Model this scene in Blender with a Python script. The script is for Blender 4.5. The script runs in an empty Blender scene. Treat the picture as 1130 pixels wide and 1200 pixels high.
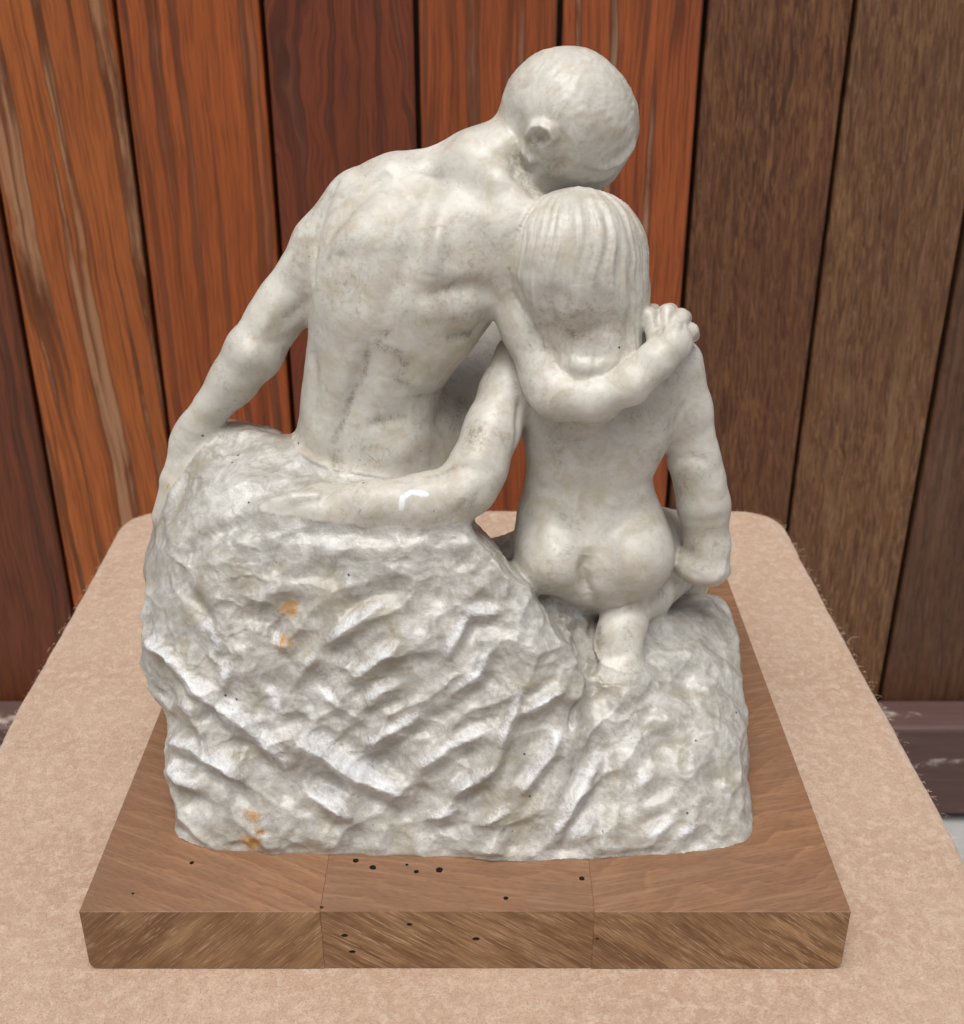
import bpy, bmesh, math, random
import numpy as np
from mathutils import Vector
from mathutils.bvhtree import BVHTree

# ------------------------------------------------------------------ camera, world, sun, exposure
scene = bpy.context.scene
R = math.radians
PITCH = R(26.4); FPX = 1401.0; CAM = np.array([0.0, -0.370, 0.395])
cam_d = bpy.data.cameras.new('camera'); cam = bpy.data.objects.new('camera', cam_d)
scene.collection.objects.link(cam); scene.camera = cam
cam.location = CAM; cam.rotation_euler = (math.pi/2 - PITCH, 0, 0)
cam_d.sensor_fit = 'VERTICAL'; cam_d.sensor_height = 36.0; cam_d.lens = FPX/1200*36.0
cam_d.clip_start = 0.01; cam_d.clip_end = 500
cam_d.dof.use_dof = True; cam_d.dof.focus_distance = 0.52; cam_d.dof.aperture_fstop = 20.0

SUN_EL, SUN_AZ = R(70), R(196)          # azimuth clockwise from +Y: behind the camera, a little left
world = bpy.data.worlds.new('World'); scene.world = world; world.use_nodes = True
wn = world.node_tree; wn.nodes.clear()
wo = wn.nodes.new('ShaderNodeOutputWorld'); wb = wn.nodes.new('ShaderNodeBackground')
sky = wn.nodes.new('ShaderNodeTexSky'); sky.sky_type = 'NISHITA'; sky.sun_disc = False
sky.sun_elevation = SUN_EL; sky.sun_rotation = SUN_AZ
sky.air_density = 1.0; sky.dust_density = 5.0; sky.ozone_density = 1.0
hs = wn.nodes.new('ShaderNodeHueSaturation'); hs.inputs['Saturation'].default_value = 0.22   # overcast: nearly grey
wb.inputs['Strength'].default_value = 0.06
wn.links.new(sky.outputs[0], hs.inputs['Color']); wn.links.new(hs.outputs[0], wb.inputs['Color'])
wn.links.new(wb.outputs[0], wo.inputs['Surface'])
sun_d = bpy.data.lights.new('sun', 'SUN'); sun_d.energy = 1.5; sun_d.angle = R(45); sun_d.color = (1, .97, .93)
sun = bpy.data.objects.new('sun', sun_d); scene.collection.objects.link(sun)
sdir = Vector((math.sin(SUN_AZ)*math.cos(SUN_EL), math.cos(SUN_AZ)*math.cos(SUN_EL), math.sin(SUN_EL)))
sun.rotation_euler = sdir.to_track_quat('Z', 'Y').to_euler(); sun.location = sdir*3
scene.view_settings.view_transform = 'Standard'; scene.view_settings.look = 'None'
scene.view_settings.exposure = 0.8; scene.view_settings.gamma = 1.0
scene.view_settings.use_curve_mapping = False

# ------------------------------------------------------------------ helpers
FWD = np.array([0, math.cos(PITCH), -math.sin(PITCH)]); UP = np.array([0, math.sin(PITCH), math.cos(PITCH)])
BASE_Z = 0.0264
def ray(px, py): return FWD + np.array([1., 0, 0])*(px-565)/FPX - UP*(py-600)/FPX
def P(px, py, Y):
    d = ray(px, py); return CAM + d*((Y-CAM[1])/d[1])
def G(px, py, z=BASE_Z):
    d = ray(px, py); return CAM + d*((z-CAM[2])/d[2])
def S(p): return float(np.dot(p-CAM, FWD))/FPX          # metres per photo pixel at p

def mesh_obj(name, verts, faces, mat, parent=None, smooth=False):
    me = bpy.data.meshes.new(name)
    me.from_pydata([tuple(v) for v in verts], [], faces); me.update()
    if smooth: me.polygons.foreach_set('use_smooth', [True]*len(me.polygons))
    me.materials.append(mat)
    o = bpy.data.objects.new(name, me); scene.collection.objects.link(o); o.parent = parent
    return o
def bm_obj(name, bm, mat, parent=None, smooth=False):
    me = bpy.data.meshes.new(name); bm.to_mesh(me); bm.free()
    if smooth: me.polygons.foreach_set('use_smooth', [True]*len(me.polygons))
    me.materials.append(mat)
    o = bpy.data.objects.new(name, me); scene.collection.objects.link(o); o.parent = parent
    return o
def tag(o, label, cat=None, group=None, kind=None):
    o['label'] = label
    if cat: o['category'] = cat
    if group: o['group'] = group
    if kind: o['kind'] = kind
def empty(name, loc):
    o = bpy.data.objects.new(name, None); o.location = loc; o.empty_display_size = .02
    scene.collection.objects.link(o); return o

class NT:
    """small node-tree writer"""
    def __init__(s, name):
        s.m = bpy.data.materials.new(name); s.m.use_nodes = True; s.t = s.m.node_tree
        s.b = s.t.nodes['Principled BSDF']; s.out = s.t.nodes['Material Output']
    def n(s, kind, **kw):
        nd = s.t.nodes.new(kind)
        for k, v in kw.items():
            if k.startswith('i_'): s.put(nd.inputs[k[2:].replace('_', ' ')], v)
            else: setattr(nd, k, v)
        return nd
    def put(s, sock, v):
        if isinstance(v, bpy.types.NodeSocket): s.t.links.new(v, sock)
        else: sock.default_value = v
    def math(s, op, a, b=0.0, clamp=False):
        nd = s.t.nodes.new('ShaderNodeMath'); nd.operation = op; nd.use_clamp = clamp
        s.put(nd.inputs[0], a); s.put(nd.inputs[1], b); return nd.outputs[0]
    def mix(s, f, a, b, mode='MIX'):
        nd = s.t.nodes.new('ShaderNodeMix'); nd.data_type = 'RGBA'; nd.blend_type = mode
        s.put(nd.inputs[0], f); s.put(nd.inputs[6], a if not isinstance(a, tuple) else (*a, 1)[:4])
        s.put(nd.inputs[7], b if not isinstance(b, tuple) else (*b, 1)[:4]); return nd.outputs[2]
    def ramp(s, f, stops, interp='LINEAR'):
        nd = s.t.nodes.new('ShaderNodeValToRGB'); cr = nd.color_ramp; cr.interpolation = interp
        while len(cr.elements) < len(stops): cr.elements.new(0.5)
        for e, (p, c) in zip(cr.elements, stops):
            e.position = p; e.color = (c, c, c, 1) if isinstance(c, (int, float)) else (*c, 1)
        s.put(nd.inputs[0], f); return nd.outputs[0]
    def noise(s, vec, scale, detail=3, rough=.55, dist=0, out=0):
        nd = s.n('ShaderNodeTexNoise'); s.put(nd.inputs['Vector'], vec)
        nd.inputs['Scale'].default_value = scale; nd.inputs['Detail'].default_value = detail
        nd.inputs['Roughness'].default_value = rough; nd.inputs['Distortion'].default_value = dist
        return nd.outputs[out]
    def mapping(s, vec, scale=(1, 1, 1), rot=(0, 0, 0), loc=(0, 0, 0)):
        nd = s.n('ShaderNodeMapping'); s.put(nd.inputs['Vector'], vec)
        nd.inputs['Scale'].default_value = scale; nd.inputs['Rotation'].default_value = rot; nd.inputs['Location'].default_value = loc
        return nd.outputs[0]
    def bump(s, h, strength, dist, normal=None):
        nd = s.n('ShaderNodeBump'); s.put(nd.inputs['Height'], h); nd.inputs['Strength'].default_value = strength
        nd.inputs['Distance'].default_value = dist
        if normal is not None: s.put(nd.inputs['Normal'], normal)
        return nd.outputs[0]
    def coord(s, which='Object'): return s.n('ShaderNodeTexCoord').outputs[which]

# ------------------------------------------------------------------ materials
def rotscale(t, vec, rot, scale): return t.mapping(t.mapping(vec, rot=rot), scale=scale)
def attr(t, name):
    nd = t.n('ShaderNodeAttribute'); nd.attribute_name = name; return nd.outputs['Fac']
def marble():
    t = NT('marble'); c = t.coord('Object')
    n_big = t.noise(c, 22, 4, .6, .4); n_mid = t.noise(c, 75, 5, .62, .6); n_fine = t.noise(c, 420, 4, .6); n_x = t.noise(t.mapping(c, loc=(3, 1, 2)), 48, 6, .65, 1.2)
    col = t.mix(t.ramp(n_big, [(.36, 0), (.64, 1)]), (.60, .57, .515), (.47, .445, .40))
    col = t.mix(t.math('MULTIPLY', t.ramp(n_mid, [(.46, 0), (.68, 1)]), .8), col, (.42, .36, .275))
    col = t.mix(t.math('MULTIPLY', t.ramp(n_fine, [(.50, 0), (.75, 1)]), .35), col, (.36, .315, .25))
    rockf = attr(t, 'rough_stone')
    # rock: greyer translucent crystal with chalky patches
    chalk = t.ramp(t.math('ADD', t.math('MULTIPLY', t.noise(c, 70, 7, .74, 1.2), .65), t.math('MULTIPLY', t.noise(rotscale(t, c, (0, R(-38), 0), (.4, 1, 1)), 150, 6, .75, .6), .35)), [(.43, 0), (.60, 1)])
    col = t.mix(t.math('MULTIPLY', rockf, .75), col, t.mix(chalk, (.265, .257, .235), (.54, .528, .50)))
    col = t.mix(t.math('MULTIPLY', rockf, t.math('MULTIPLY', t.ramp(t.noise(c, 34, 5, .65, .8), [(.48, 0), (.66, 1)]), .72)), col, (.29, .245, .175))
    # thin veins and rubbed-in dirt
    vein = t.ramp(t.math('ABSOLUTE', t.math('SUBTRACT', n_x, .5)), [(0, 1), (.030, 0)])
    vein = t.math('MULTIPLY', vein, t.ramp(t.noise(t.mapping(c, loc=(1, 5, 6)), 380, 4, .7), [(.45, 0), (.62, 1)]))
    vmask = t.ramp(t.noise(c, 26, 3, .6), [(.46, 0), (.60, 1)])
    col = t.mix(t.math('MULTIPLY', t.math('MULTIPLY', vein, vmask), .55), col, (.20, .17, .125))
    dirt = t.math('MULTIPLY', t.ramp(t.noise(c, 320, 6, .78, .8), [(.50, 0), (.66, 1)]), t.ramp(t.noise(t.mapping(c, loc=(9, 4, 1)), 30, 4, .62), [(.44, 0), (.66, 1)]))
    col = t.mix(t.math('MULTIPLY', dirt, .55), col, (.225, .185, .13))
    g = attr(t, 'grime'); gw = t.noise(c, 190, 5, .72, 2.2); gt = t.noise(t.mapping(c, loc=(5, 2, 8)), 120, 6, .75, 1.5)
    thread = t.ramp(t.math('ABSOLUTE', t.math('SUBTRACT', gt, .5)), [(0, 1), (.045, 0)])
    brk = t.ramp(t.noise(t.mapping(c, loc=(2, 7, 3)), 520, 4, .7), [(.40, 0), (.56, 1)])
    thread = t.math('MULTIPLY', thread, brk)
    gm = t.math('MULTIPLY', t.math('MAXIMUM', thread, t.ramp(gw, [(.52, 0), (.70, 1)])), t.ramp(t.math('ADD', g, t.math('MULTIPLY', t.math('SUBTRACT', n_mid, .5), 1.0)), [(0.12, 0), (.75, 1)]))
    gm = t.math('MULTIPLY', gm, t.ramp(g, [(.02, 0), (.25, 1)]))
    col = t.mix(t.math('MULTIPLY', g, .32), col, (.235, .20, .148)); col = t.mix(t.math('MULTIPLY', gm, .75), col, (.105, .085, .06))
    # bruised white tool strokes, hatched by the chisel
    w = attr(t, 'white'); hatch = t.noise(rotscale(t, c, (0, R(40), 0), (1.0, .6, .35)), 900, 3, .6)
    wm = t.ramp(t.math('ADD', t.math('MULTIPLY', w, .62), t.math('ADD', t.math('MULTIPLY', hatch, .5), t.math('MULTIPLY', chalk, .22))), [(.66, 0), (1.05, 1)])
    wm = t.math('MULTIPLY', wm, t.ramp(w, [(.03, 0), (.4, 1)]))
    col = t.mix(t.math('MULTIPLY', wm, .78), col, (.69, .70, .72))
    ru = attr(t, 'rust'); rm = t.ramp(t.math('ADD', ru, t.math('MULTIPLY', t.math('SUBTRACT', t.noise(c, 240, 6, .75, 1.0), .5), 2.6)), [(.30, 0), (.85, 1)])
    rm = t.math('MULTIPLY', rm, t.ramp(ru, [(.05, 0), (.3, 1)]))
    col = t.mix(t.math('MULTIPLY', rm, .85), col, t.mix(n_fine, (.20, .075, .012), (.56, .29, .05)))
    ch = attr(t, 'chip'); col = t.mix(t.ramp(t.math('ADD', ch, t.math('MULTIPLY', t.noise(c, 300, 5, .8), 1.1)), [(.88, 0), (1.25, 1)]), col, (.66, .675, .69))
    # specks
    vo = t.n('ShaderNodeTexVoronoi'); t.put(vo.inputs['Vector'], c); vo.inputs['Scale'].default_value = 150
    sp = t.math('MULTIPLY', t.math('LESS_THAN', vo.outputs['Distance'], .055), t.math('GREATER_THAN', t.n('ShaderNodeSeparateColor', i_Color=vo.outputs['Color']).outputs[0], .80))
    sp = t.math('MAXIMUM', t.math('MULTIPLY', sp, .6), t.ramp(attr(t, 'pit'), [(.35, 0), (.6, 1)]))
    col = t.mix(sp, col, (.05, .04, .03))
    t.put(t.b.inputs['Base Color'], col)
    rgh = t.math('ADD', t.math('MULTIPLY', n_mid, .30), t.math('SUBTRACT', .27, t.math('MULTIPLY', rockf, .04)))
    rgh = t.math('ADD', rgh, t.math('MULTIPLY', wm, .15))
    t.put(t.b.inputs['Roughness'], rgh); t.b.inputs['Specular IOR Level'].default_value = .5
    t.put(t.b.inputs['Coat Weight'], t.math('ADD', .07, t.math('MULTIPLY', rockf, .38))); t.b.inputs['Coat Roughness'].default_value = .28
    hb = t.math('ADD', t.math('MULTIPLY', n_fine, .6), t.math('MULTIPLY', t.noise(c, 1500, 2, .6), .35))
    hb = t.math('ADD', hb, t.math('MULTIPLY', t.math('MULTIPLY', hatch, wm), 1.1))
    amt = t.math('ADD', .10, t.math('MULTIPLY', rockf, .42))
    b = t.n('ShaderNodeBump'); t.put(b.inputs['Height'], hb); t.put(b.inputs['Strength'], amt); b.inputs['Distance'].default_value = .0011
    t.put(t.b.inputs['Normal'], b.outputs[0])
    return t.m
M_marble = marble()

def felt():
    t = NT('felt'); c = t.coord('Object')
    a = t.noise(c, 14, 3, .6); b = t.noise(c, 170, 5, .75, .5); f = t.noise(c, 950, 3, .7, 1.0)
    col = t.mix(t.ramp(a, [(.38, 0), (.66, 1)]), (.47, .305, .205), (.53, .365, .255))
    col = t.mix(t.ramp(b, [(.45, 0), (.66, 1)]), col, (.62, .465, .35))
    col = t.mix(t.math('MULTIPLY', t.ramp(f, [(.50, 0), (.66, 1)]), .6), col, (.30, .19, .125))
    t.put(t.b.inputs['Base Color'], col); t.b.inputs['Roughness'].default_value = .95
    t.b.inputs['Specular IOR Level'].default_value = .1
    t.b.inputs['Sheen Weight'].default_value = .25; t.b.inputs['Sheen Roughness'].default_value = .5
    t.put(t.b.inputs['Normal'], t.bump(t.math('ADD', f, t.math('MULTIPLY', b, .9)), .75, .0016))
    return t.m
M_felt = felt()
def plain(name, col, rough=.6):
    t = NT(name); c = t.coord('Object'); n = t.noise(c, 120, 4, .6)
    t.put(t.b.inputs['Base Color'], t.mix(n, tuple(x*.7 for x in col), tuple(min(1, x*1.25) for x in col))); t.b.inputs['Roughness'].default_value = rough
    t.put(t.b.inputs['Normal'], t.bump(n, .3, .001)); return t.m
M_fibre = plain('felt_fibre', (.56, .41, .30), .9)
M_board = plain('plywood', (.30, .20, .12)); M_backing = plain('fence_backing', (.035, .022, .016), .8)

def plinth_top(seed, ang, arch):
    t = NT('plinth_top'); c = t.mapping(t.coord('Object'), loc=(seed*.37, seed*.11, 0))
    warp = t.noise(c, 9, 2, .5); w2 = t.noise(c, 40, 3, .6)
    sx = t.n('ShaderNodeSeparateXYZ', i_Vector=t.mapping(c, rot=(0, 0, ang)))
    v = t.math('ADD', t.math('MULTIPLY', sx.outputs[1], 110), t.math('ADD', t.math('MULTIPLY', warp, arch), t.math('MULTIPLY', w2, 1.2)))
    ring = t.math('FRACT', v); ring = t.ramp(ring, [(0, 0), (.7, .5), (.9, 1), (1, 0)])
    pores = t.noise(rotscale(t, c, (0, 0, ang), (.18, 1, 1)), 1100, 3, .65)
    col = t.mix(ring, (.205, .098, .046), (.30, .150, .074))
    col = t.mix(t.ramp(t.noise(c, 16, 4, .6), [(.35, 0), (.7, 1)]), col, (.185, .098, .055))
    col = t.mix(t.math('MULTIPLY', t.ramp(pores, [(.48, 0), (.66, 1)]), .5), col, (.12, .062, .035))
    fl = t.noise(rotscale(t, c, (0, 0, ang), (.05, 1, 1)), 420, 4, .65); col = t.mix(t.math('MULTIPLY', t.ramp(fl, [(.5, 0), (.68, 1)]), .45), col, (.33, .19, .11))
    stain = t.ramp(t.noise(c, 55, 6, .75, .8), [(.60, 0), (.74, 1)]); sm = t.ramp(t.noise(c, 13, 2, .5), [(.52, 0), (.64, 1)])
    col = t.mix(t.math('MULTIPLY', t.math('MULTIPLY', stain, sm), .6), col, (.07, .045, .03))
    vo = t.n('ShaderNodeTexVoronoi'); t.put(vo.inputs['Vector'], c); vo.inputs['Scale'].default_value = 75
    sp = t.math('MULTIPLY', t.math('LESS_THAN', vo.outputs['Distance'], .05), t.math('GREATER_THAN', t.n('ShaderNodeSeparateColor', i_Color=vo.outputs['Color']).outputs[0], .86))
    col = t.mix(sp, col, (.6, .5, .38))
    t.put(t.b.inputs['Base Color'], col); t.put(t.b.inputs['Roughness'], t.math('ADD', .38, t.math('MULTIPLY', pores, .3)))
    t.put(t.b.inputs['Normal'], t.bump(t.math('ADD', t.math('MULTIPLY', pores, .7), t.math('MULTIPLY', ring, .3)), .25, .0006)); return t.m
def plinth_end(seed, ang, dens, curve, saw_ang=R(-38)):
    t = NT('plinth_end'); c = t.mapping(t.coord('Object'), loc=(seed*.21, 0, seed*.13))
    w = t.noise(c, 26, 2, .5); sx = t.n('ShaderNodeSeparateXYZ', i_Vector=t.mapping(c, rot=(0, ang, 0)))
    cw = t.n('ShaderNodeVectorMath', operation='ADD'); t.put(cw.inputs[0], c)
    wv = t.n('ShaderNodeVectorMath', operation='SCALE'); t.put(wv.inputs[0], t.noise(c, 26, 2, .5, 0, 1)); wv.inputs['Scale'].default_value = .004*curve; t.put(cw.inputs[1], wv.outputs[0])
    ring = t.ramp(t.noise(rotscale(t, cw.outputs[0], (0, ang, 0), (.045, 1, 1)), dens, 2, .5), [(.36, 0), (.52, .55), (.66, 1)])
    saw = t.noise(rotscale(t, c, (0, saw_ang, 0), (.07, 1, 1)), 1300, 4, .7)
    col = t.mix(ring, (.165, .080, .033), (.335, .190, .092))
    col = t.mix(t.ramp(saw, [(.52, 0), (.64, .8)]), col, (.47, .32, .19))
    col = t.mix(t.math('MULTIPLY', t.ramp(saw, [(.28, 1), (.43, 0)]), .55), col, (.11, .055, .025))
    col = t.mix(t.ramp(t.noise(c, 30, 4, .6), [(.42, 0), (.70, .8)]), col, (.165, .080, .034))
    t.put(t.b.inputs['Base Color'], col); t.b.inputs['Roughness'].default_value = .72
    t.put(t.b.inputs['Normal'], t.bump(t.math('ADD', saw, t.math('MULTIPLY', ring, .5)), .6, .0008)); return t.m

def fence_board(seed, base, dark, pale, streak=.5, worn=.3, fleck=0.0, cath=0.0, lean=0.0, gloss=.42):
    t = NT('varnished_board'); c0 = t.mapping(t.coord('Object'), loc=(seed*1.7, 0, seed*2.3))
    sep = t.n('ShaderNodeSeparateXYZ', i_Vector=c0); x, y, z = sep.outputs
    wig = t.noise(t.mapping(c0, scale=(3, 1, 1)), 5, 3, .55)
    xx = t.math('ADD', x, t.math('ADD', t.math('MULTIPLY', t.math('SUBTRACT', wig, .5), .018+cath*.05), t.math('MULTIPLY', z, lean)))
    cb = t.n('ShaderNodeCombineXYZ'); t.put(cb.inputs[0], xx); t.put(cb.inputs[1], y); t.put(cb.inputs[2], z); cv = cb.outputs[0]
    fine = t.noise(t.mapping(cv, scale=(1, .2, .035)), 420, 4, .65); med = t.noise(t.mapping(cv, scale=(1, .2, .03)), 90, 4, .6)
    lines = t.noise(t.mapping(cv, scale=(1, .2, .018), loc=(seed, 0, 0)), 62, 3, .55); brk = t.noise(t.mapping(c0, scale=(1, 1, .25)), 28, 4, .65)
    col = t.mix(t.ramp(med, [(.35, 0), (.68, 1)]), base, tuple(a*.62+b*.38 for a, b in zip(base, dark)))
    col = t.mix(t.math('MULTIPLY', t.ramp(fine, [(.46, 0), (.64, 1)]), .62), col, dark)
    ln = t.ramp(lines, [(.50, 0), (.55, 1), (.585, 1), (.64, 0)])
    col = t.mix(t.math('MULTIPLY', ln, streak), col, tuple(a*.55 for a in dark))
    pl = t.math('MULTIPLY', t.ramp(lines, [(.54, 0), (.60, 1), (.66, .6), (.72, 0)]), t.ramp(t.math('ADD', brk, t.math('MULTIPLY', fine, .35)), [(.58, 0), (.72, 1)]))
    col = t.mix(t.math('MULTIPLY', pl, worn), col, pale)
    if fleck > 0:
        fl = t.noise(rotscale(t, c0, (0, R(4), 0), (1, .3, .11)), 260, 4, .75, 1.4)
        col = t.mix(t.math('MULTIPLY', t.ramp(fl, [(.46, 0), (.66, 1)]), fleck), col, pale)
        col = t.mix(t.math('MULTIPLY', t.ramp(fl, [(.28, 1), (.44, 0)]), fleck*.9), col, tuple(a*.6 for a in dark))
    col = t.mix(t.ramp(t.noise(c0, 3.2, 3, .6), [(.35, 0), (.75, .55)]), col, tuple(a*.5+b*.5 for a, b in zip(base, dark)))
    t.put(t.b.inputs['Base Color'], col); t.put(t.b.inputs['Roughness'], t.math('ADD', gloss-.1, t.math('MULTIPLY', fine, .3)))
    t.b.inputs['Specular IOR Level'].default_value = .35
    t.put(t.b.inputs['Normal'], t.bump(t.math('ADD', fine, t.math('MULTIPLY', ln, -.6)), .35, .0012)); return t.m
def ground_mat():
    t = NT('concrete'); c = t.coord('Object'); n = t.noise(c, 6, 6, .65); f = t.noise(c, 180, 4, .6)
    t.put(t.b.inputs['Base Color'], t.mix(t.math('ADD', t.math('MULTIPLY', n, .6), t.math('MULTIPLY', f, .4)), (.22, .22, .215), (.42, .41, .40))); t.b.inputs['Roughness'].default_value = .9
    t.put(t.b.inputs['Normal'], t.bump(f, .4, .003)); return t.m
M_ground = ground_mat()

# ------------------------------------------------------------------ setting: ground, fence, felt-covered table, plinth
def box(lo, hi):
    x0, y0, z0 = lo; x1, y1, z1 = hi
    return [(x0, y0, z0), (x1, y0, z0), (x1, y1, z0), (x0, y1, z0), (x0, y0, z1), (x1, y0, z1), (x1, y1, z1), (x0, y1, z1)], [(3, 2, 1, 0), (4, 5, 6, 7), (0, 1, 5, 4), (1, 2, 6, 5), (2, 3, 7, 6), (3, 0, 4, 7)]
def bevel_box(name, lo, hi, mat, parent, w=.002, seg=2, jit=0.0):
    bm = bmesh.new(); v, f = box(lo, hi); vs = [bm.verts.new(q) for q in v]
    for q in f: bm.faces.new([vs[i] for i in q])
    bmesh.ops.bevel(bm, geom=bm.edges[:], offset=w, segments=seg, affect='EDGES', profile=.5)
    return bm_obj(name, bm, mat, parent)
GZ = -.53
bm = bmesh.new(); bmesh.ops.create_grid(bm, x_segments=8, y_segments=8, size=60)
g = bm_obj('ground', bm, M_ground); g.location.z = GZ; tag(g, 'pale grey concrete ground at the foot of the fence', kind='structure')

# fence
FY = .75
fence = empty('timber_fence', (0, FY, GZ)); tag(fence, 'varnished fence of vertical brown timber boards on a low rail', 'fence')
def fx(px): return P(px, 0, FY)[0]
ORN, DRK, PAL = (.255, .078, .024), (.085, .026, .012), (.42, .25, .14)
specs = [  # left px at the top of the picture, right px, material arguments
    (-740, -566, dict(base=ORN, dark=DRK, pale=PAL)), (-566, -392, dict(base=(.19, .06, .024), dark=DRK, pale=PAL)), (-392, -218, dict(base=ORN, dark=DRK, pale=PAL)),
    (-218, -42, dict(base=(.17, .045, .016), dark=(.04, .014, .008), pale=(.2, .1, .05), streak=.5, worn=.15, cath=.3)),
    (-42, 133, dict(base=(.44, .120, .026), dark=(.085, .022, .008), pale=(.42, .235, .125), streak=.85, worn=.9, lean=.05)),
    (133, 306, dict(base=(.40, .096, .020), dark=(.085, .020, .008), pale=(.33, .17, .09), streak=.7, worn=.35)),
    (306, 487, dict(base=(.21, .048, .017), dark=(.042, .012, .008), pale=(.24, .12, .07), streak=.6, worn=.2, cath=1.0)),
    (487, 657, dict(base=(.36, .086, .022), dark=(.075, .020, .009), pale=(.36, .20, .12), streak=.7, worn=.55)),
    (657, 828, dict(base=(.38, .092, .024), dark=(.08, .021, .010), pale=(.43, .27, .17), streak=.8, worn=.8)),
    (828, 1003, dict(base=(.145, .052, .021), dark=(.034, .012, .008), pale=(.24, .112, .045), streak=.5, worn=.4, fleck=.9)),
    (1003, 1178, dict(base=(.165, .070, .029), dark=(.044, .016, .009), pale=(.28, .155, .072), streak=.35, worn=.5, fleck=.85, cath=.4)),
    (1178, 1352, dict(base=(.11, .046, .022), dark=(.04, .016, .010), pale=(.19, .10, .05), streak=.4, worn=.4, fleck=.5)),
    (1352, 1526, dict(base=(.15, .07, .035), dark=DRK, pale=PAL, fleck=.4)), (1526, 1700, dict(base=(.18, .07, .03), dark=DRK, pale=PAL))]
RAILZ = G(1080, 817, 0)[2]
RAILZ = CAM[2]-(FY-CAM[1])*math.tan(PITCH+math.atan((817-600)/FPX))
rnd = random.Random(3)
for i, (a, b, kw) in enumerate(specs):
    x0, x1 = fx(a)+.0022, fx(b)-.0022; dy = rnd.uniform(-.0012, .0012)
    bm = bmesh.new(); v, f = box((x0, dy, RAILZ-GZ-.01), (x1, .022, 1.35)); vs = [bm.verts.new(q) for q in v]
    for q in f: bm.faces.new([vs[k] for k in q])
    ed = [e for e in bm.edges if abs(e.verts[0].co.z-e.verts[1].co.z) > .5 and e.verts[0].co.y < .01]
    bmesh.ops.bevel(bm, geom=ed, offset=.0032, segments=3, affect='EDGES', profile=.6)
    bm_obj('board', bm, fence_board(i+1, **kw), fence)
bevel_box('backing', (fx(-740), .0225, 0), (fx(1700), .035, 1.3), M_backing, fence, .001, 1)
rm = fence_board(31, base=(.085, .042, .036), dark=(.035, .018, .016), pale=(.38, .30, .27), streak=.5, worn=.4, fleck=.25)
rt = NT('rail_wood'); cc = rt.coord('Object')
def rail_mat():
    t = NT('weathered_rail'); c = t.mapping(t.coord('Object'), scale=(.08, 1, 1)); n = t.noise(c, 120, 5, .65); m = t.noise(t.mapping(t.coord('Object'), scale=(.35, 1, 1)), 24, 5, .7)
    col = t.mix(n, (.045, .022, .019), (.13, .068, .058)); col = t.mix(t.ramp(m, [(.60, 0), (.66, 1)]), col, (.36, .29, .26))
    t.put(t.b.inputs['Base Color'], col); t.b.inputs['Roughness'].default_value = .6; t.put(t.b.inputs['Normal'], t.bump(n, .4, .002)); return t.m
bpy.data.materials.remove(rt.m); bpy.data.materials.remove(rm)
bevel_box('bottom_rail', (fx(-740), -.057, .012), (fx(1700), -.0035, RAILZ-GZ), rail_mat(), fence, .006, 3)

TZ = -.0063
# table: board on legs under a felt cover
tl0, tl1 = G(150, 600, TZ), G(0, 865, TZ); tr0, tr1 = G(912, 600, TZ), G(1130, 1000, TZ)
table = empty('side_table', (0, .13, GZ)); tag(table, 'low table covered with beige felt in front of the timber fence', 'table')
def edge_x(a, b, y): return a[0]+(b[0]-a[0])*(y-a[1])/(b[1]-a[1])
yb, yf = G(500, 597, TZ)[1], -.20; rad = .030
out = [(edge_x(tl0, tl1, yf), yf), (edge_x(tr0, tr1, yf), yf)]
xr, xl = edge_x(tr0, tr1, yb), edge_x(tl0, tl1, yb)
def arc(cx, cy, a0, a1, r, n=8): return [(cx+r*math.cos(a0+(a1-a0)*k/n), cy+r*math.sin(a0+(a1-a0)*k/n)) for k in range(n+1)]
ring = [out[0], out[1]] + arc(xr-rad, yb-rad, 0, math.pi/2, rad) + arc(xl+rad, yb-rad, math.pi/2, math.pi, rad)
dense = []
for (x0, y0), (x1, y1) in zip(ring, ring[1:]+ring[:1]):
    n = max(1, int(math.hypot(x1-x0, y1-y0)/.006))
    dense += [(x0+(x1-x0)*k/n, y0+(y1-y0)*k/n) for k in range(n)]
cxy = np.array([0, .13]); dn = np.array(dense); out_n = np.roll(dn, -1, 0)-np.roll(dn, 1, 0); out_n = np.stack([out_n[:, 1], -out_n[:, 0]], 1); out_n /= np.linalg.norm(out_n, axis=1)[:, None]
nr_ = np.random.default_rng(5); wob = np.convolve(np.tile(nr_.normal(0, 1, len(dn)), 3), np.ones(7)/7, 'same')[len(dn):2*len(dn)]*.0011
prof = [(.0006, -.030), (.0010, -.010), (0, -.0035), (-.0015, -.0012), (-.0045, 0.0), (-.010, .0004), (-.012, 0.0), (-.02, 0.0)]
vs, fs = [], []
for o, z in prof:
    q = dn+out_n*(o+wob)[:, None] if o > -.015 else dn+out_n*o
    vs += [(x, y-.13, z+TZ-GZ) for x, y in q]
n = len(dn)
for r_ in range(len(prof)-1):
    for k in range(n): fs.append((r_*n+k, r_*n+(k+1) % n, (r_+1)*n+(k+1) % n, (r_+1)*n+k))
fs.append(tuple((len(prof)-1)*n+k for k in range(n)))
fo = mesh_obj('felt_cover', vs, fs, M_felt, table, True)
bx0, bx1 = xl-.07, xr+.07
inner = [(x, y-.13) for x, y in (dn-out_n*.004)]
bv = [(x, y, -.006+TZ-GZ) for x, y in inner]+[(x, y, -.045+TZ-GZ) for x, y in inner]
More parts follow.
